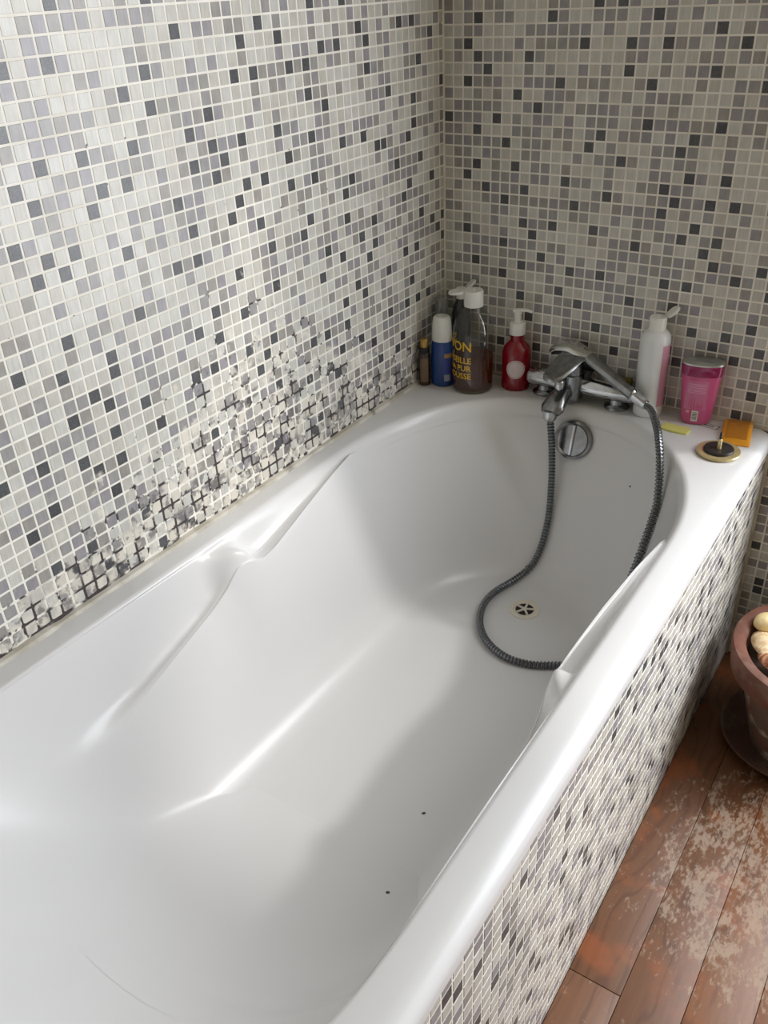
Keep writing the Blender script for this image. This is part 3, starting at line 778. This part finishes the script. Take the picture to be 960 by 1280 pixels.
flat_label('back_label', -2.5, 1.6, 3.4, 9.6, mat('pink_print', srgb(200, 112, 150), .35))
for k in range(6): flat_label('print_line', -2.2, 1.2, 7.0+k*.36, 7.16+k*.36, mat('print_pale', srgb(222, 158, 188), .4) if k == 0 else MAT['print_pale'], eps=.02)
flat_label('barcode_label', -.9, .35, .9, 3.2, mat('barcode_white', srgb(220, 216, 212), .5), eps=.01)
for k in range(7): flat_label('barcode_bar', -.7, .15, 1.3+k*.25, 1.3+k*.25+(.10, .16, .07)[k % 3], mat('bar_grey', srgb(90, 86, 88), .5) if k == 0 else MAT['bar_grey'], eps=.03)
flat_label('recycling_mark', -2.0, -1.4, 2.6, 3.2, MAT['print_pale'], eps=.01)

# ------------------------------------------------------------------ small things on the rim
t = thing('bath_plug', 'round brass bath plug with black rubber and upright stem', 'bath plug', D(68.2, -14.4))
BR = mat('worn_brass', srgb(206, 188, 140), .3, .55, var=.15, vscale=90)
lathe('brass_dish', [(3.2, 0), (3.9, .1), (4.05, .4), (3.95, .7), (3.4, .75), (2.6, .6), (0, .55)], BR, t, 48, ends=(True, False), sx=1.0)
lathe('rubber_seal', [(2.75, .55), (2.8, .9), (2.65, 1.15), (2.3, 1.2), (0, 1.05)], mat('black_rubber', srgb(40, 36, 34), .45), t, 40, ends=(True, False))
st_ = lathe('stem', [(.48, 1.0), (.42, 1.2), (.40, 2.9), (.3, 3.0)], BR, t, 16)
lathe('stem_tip', [(.24, 2.9), (.24, 4.2), (.15, 4.35), (0, 4.35)], BLACK, st_, 12, ends=(True, False))
# orange sachet, its far end propped against the wall
t = thing('orange_sachet', 'orange plastic sachet lying in the far right rim corner', 'sachet', D(69.1, -5.2), math.radians(10))
ORG = mat('orange_film', srgb(218, 146, 34), .25, coat=.3, var=.08, vscale=120)
rr = []
for i in range(13):
    s_ = i/12; yy = -4.9+9.6*s_; th = .12+.5*math.sin(PI*min(1, max(0, (s_-.06)/.88)))**.6 if .06 < s_ < .94 else .08
    z0 = .06+max(0, s_-.35)*1.3
    rr.append([((2.75*sgp(math.cos(2*PI*k/20), .5))/100, yy/100, (z0+th*(1+math.sin(2*PI*k/20)*1.))/100) for k in range(20)])
v, f = loft(rr); mk('film', v, f, ORG, t)
v = []; f = []
for i in range(9):
    yy = -3.4+7.2*i/8; s_ = (yy+4.9)/9.6; th = .12+.5*math.sin(PI*min(1, max(0, (s_-.06)/.88)))**.6; z0 = .06+max(0, s_-.35)*1.3
    for k in range(9):
        xx = -2.0+4.*k/8; co = (xx/2.75)**2
        v.append((xx/100, yy/100, (z0+th*(1+math.sqrt(1-co*co))+.03)/100))
for i in range(8):
    for k in range(8): q = i*9+k; f.append((q, q+1, q+10, q+9))
mk('printed_label', v, f, mat('orange_print', srgb(176, 112, 26), .45, var=.2, vscale=300), t)
# pale yellow scrap of sponge cloth
v, f = loft([[((a+.1*math.sin(7*b))/100, b/100, z/100) for a, b in ((-2.8, -1.2), (-1.0, -1.45), (1.2, -1.5), (2.7, -1.2), (2.75, .4), (2.5, 1.5), (.3, 1.3), (-2.7, 1.45))] for z in (0., .25, .4)])
o = mk('sponge_cloth', v, f, mat('yellow_cloth', srgb(224, 220, 128), .8, bump=.5, bscale=900), None, ang=30)
o.location = D(58.2, -8.6); o.rotation_euler = (0, 0, math.radians(-4)); tag(o, 'pale yellow strip of sponge cloth on the rim left of the plug', 'cloth')
o.location.z += .0003
# small sticker with a printed frame
t = thing('sticker', 'small white rectangular sticker with grey frame beside the pink bottle', 'sticker', (.6335, -.0385, RIM+.0002), math.radians(-8))
box('paper', (-2.1, -.95, 0), (2.1, .95, .04), mat('sticker_paper', srgb(214, 210, 206), .5), t, 0, .01)
INK = mat('grey_ink', srgb(104, 104, 108), .6)
for a, b in (((-2.0, .70), (2.0, .90)), ((-2.0, -.90), (2.0, -.70)), ((-2.05, -.8), (-1.85, .8)), ((1.85, -.8), (2.05, .8)), ((-1.0, -.22), (1.1, .22))):
    box('printed_line', (a[0], a[1], .04), (b[0], b[1], .05), INK, t, 0, .01)
# yellow scouring sponge behind the hand shower
t = thing('scouring_sponge', 'small yellow and brown sponge leaning on the tiles behind the tap', 'sponge', D(43.9, -1.2), math.radians(6))
box('sponge_foam', (-2.0, -.55, 0), (2.0, .1, 5.6), mat('yellow_foam', srgb(150, 138, 60), .9, bump=.8, bscale=700), t, .003, .01)
box('scour_pad', (-2.0, .1, .1), (2.0, .6, 5.5), mat('brown_pad', srgb(96, 70, 52), .95, bump=.8, bscale=900), t, .0015, .01)

# ------------------------------------------------------------------ terracotta pot with shells
def terra(name, c1, c2, lime):
    m, nt, b = new_mat(name); N = NT(nt); v, x, y, z = N.pos()
    base = N.mix(N.rng(N.noise(v, 16, 5, .6), .35, .65), c1, c2)
    l = N.rng(N.noise(v, 13, 5, .6, off=(3, 3, 1), stretch=(1, 1, 1.6)), .5, .62, 0., lime)
    nt.links.new(N.mix(l, base, srgb(176, 164, 146)), b.inputs['Base Color'])
    b.inputs['Roughness'].default_value = .8
    N.bump(N.noise(v, 120, 4), b, .4, .002)
    return m
TC = terra('terracotta', srgb(112, 68, 52), srgb(94, 58, 46), .12)
TCL = terra('terracotta_limed', srgb(106, 78, 64), srgb(98, 84, 72), .8)
t0 = (.945, -.218)
sau = lathe('pot_saucer', [(10.5, 0), (11.5, .1), (14.0, 2.2), (14.2, 2.6), (13.7, 2.65), (13.3, 2.3), (11.0, .9), (0, .8)], terra('terracotta_dark', srgb(86, 56, 43), srgb(70, 47, 37), .12), None, 64, ends=(True, False))
sau.location = (.9375, -.2185, 0); tag(sau, 'dark terracotta saucer on the floor under the flower pot', 'saucer')
pot = thing('flower_pot', 'weathered terracotta flower pot with thick rim on the wood floor', 'flower pot', (.9475, -.2185, .008))
lathe('body', [(9.0, 0), (9.3, .2), (11.0, 7), (12.9, 14.5), (13.6, 17.6)], TCL, pot, 64, ends=(True, False))
lathe('rim', [(13.4, 17.2), (15.0, 17.5), (15.7, 18.0), (16.0, 21.0), (16.2, 22.8), (15.9, 23.5), (15.2, 23.6), (14.0, 23.3), (13.5, 22.7), (13.1, 20), (12.4, 17.5)], TC, pot, 64, ends=(False, False))
lathe('gravel_bed', [(13.1, 19.8), (8, 20.8), (0, 21.2)], mat('dark_soil', srgb(70, 58, 48), .9, bump=1., bscale=150), pot, 40, ends=(False, False))
def shell_fan(name, label, loc, size, rz, tilt, col, col2, ribs=16):
    n, r = 36, 8; v, f = [], []
    for j in range(r+1):
        q = j/r
        for i in range(n+1):
            a = -1.15+2.3*i/n
            rad = size*q*(1+.02*math.cos(ribs*2*PI*i/n)*q)
            hgt = size*.42*math.sin(PI*(.12+.80*q))*math.cos(a*.95)**.8+size*.018*math.cos(ribs*2*PI*i/n)*q
            v.append((rad*math.sin(a)/100, (rad*math.cos(a)-size*.5)/100, hgt/100))
    for j in range(r):
        for i in range(n): k = j*(n+1)+i; f.append((k, k+1, k+n+2, k+n+1))
    m, nt, b = new_mat(name+'_'+str(len(MAT))); N = NT(nt)
    tc = nt.nodes.new('ShaderNodeTexCoord'); ln = nt.nodes.new('ShaderNodeVectorMath'); ln.operation = 'LENGTH'
    nt.links.new(tc.outputs['Object'], ln.inputs[0])
    s_ = N.m('SINE', N.m('MULTIPLY', ln.outputs['Value'], 900.))
    nt.links.new(N.mix(N.rng(s_, -.6, .8), col, col2), b.inputs['Base Color']); b.inputs['Roughness'].default_value = .45
    o = mk(name, v, f, m, None, ang=60)
    so = o.modifiers.new('thick', 'SOLIDIFY'); so.thickness = .0015; so.offset = -1
    o.location = loc; o.rotation_euler = (math.radians(tilt), 0, rz)
    return tag(o, label, 'seashell', 'seashells in the flower pot')
def snail(name, label, loc, s, rz, col):
    v = []; n = 20; L = 14; rings = []
    for j in range(L+1):
        q = j/L; x = -1.5*s+3.0*s*q; r = s*1.15*math.sin(PI*(.04+.92*q))**.7*(1-.25*q)
        rings.append([(x/100, r*math.cos(2*PI*k/n)/100, (r*.85*math.sin(2*PI*k/n)*(1+.12*math.sin(3*q*PI)))/100) for k in range(n)])
    v, f = loft(rings)
    o = mk(name, v, f, mat(name+'_'+str(len(MAT)), col, .4, var=.18, vscale=70), None, ang=60)
    o.location = loc; o.rotation_euler = (.2, .1, rz)
    return tag(o, label, 'seashell', 'seashells in the flower pot')
zc = .222
snail('cowrie_shell', 'rounded cream shell at the back left inside the flower pot', (.840, -.178, zc+.022), 2.2, .9, srgb(222, 200, 150))
shell_fan('scallop_shell', 'ribbed cream scallop shell just inside the left pot rim', (.846, -.236, zc+.006), 5.0, 1.9, 8, srgb(226, 206, 170), srgb(206, 178, 138))
shell_fan('scallop_shell', 'red-brown striped scallop shell at the front left of the flower pot', (.880, -.288, zc+.006), 5.0, 2.6, 8, srgb(196, 150, 116), srgb(142, 84, 58))
snail('cowrie_shell', 'large pale shell in the middle of the flower pot', (.925, -.200, zc+.028), 2.7, 2.2, srgb(228, 212, 172))
shell_fan('scallop_shell', 'pale scallop shell at the right side of the flower pot', (1.005, -.27, zc+.004), 5.0, -2.2, 8, srgb(230, 214, 186), srgb(204, 176, 146))
snail('cowrie_shell', 'small sandy shell at the far right of the flower pot', (1.0, -.165, zc+.020), 2.2, -.6, srgb(206, 178, 130))
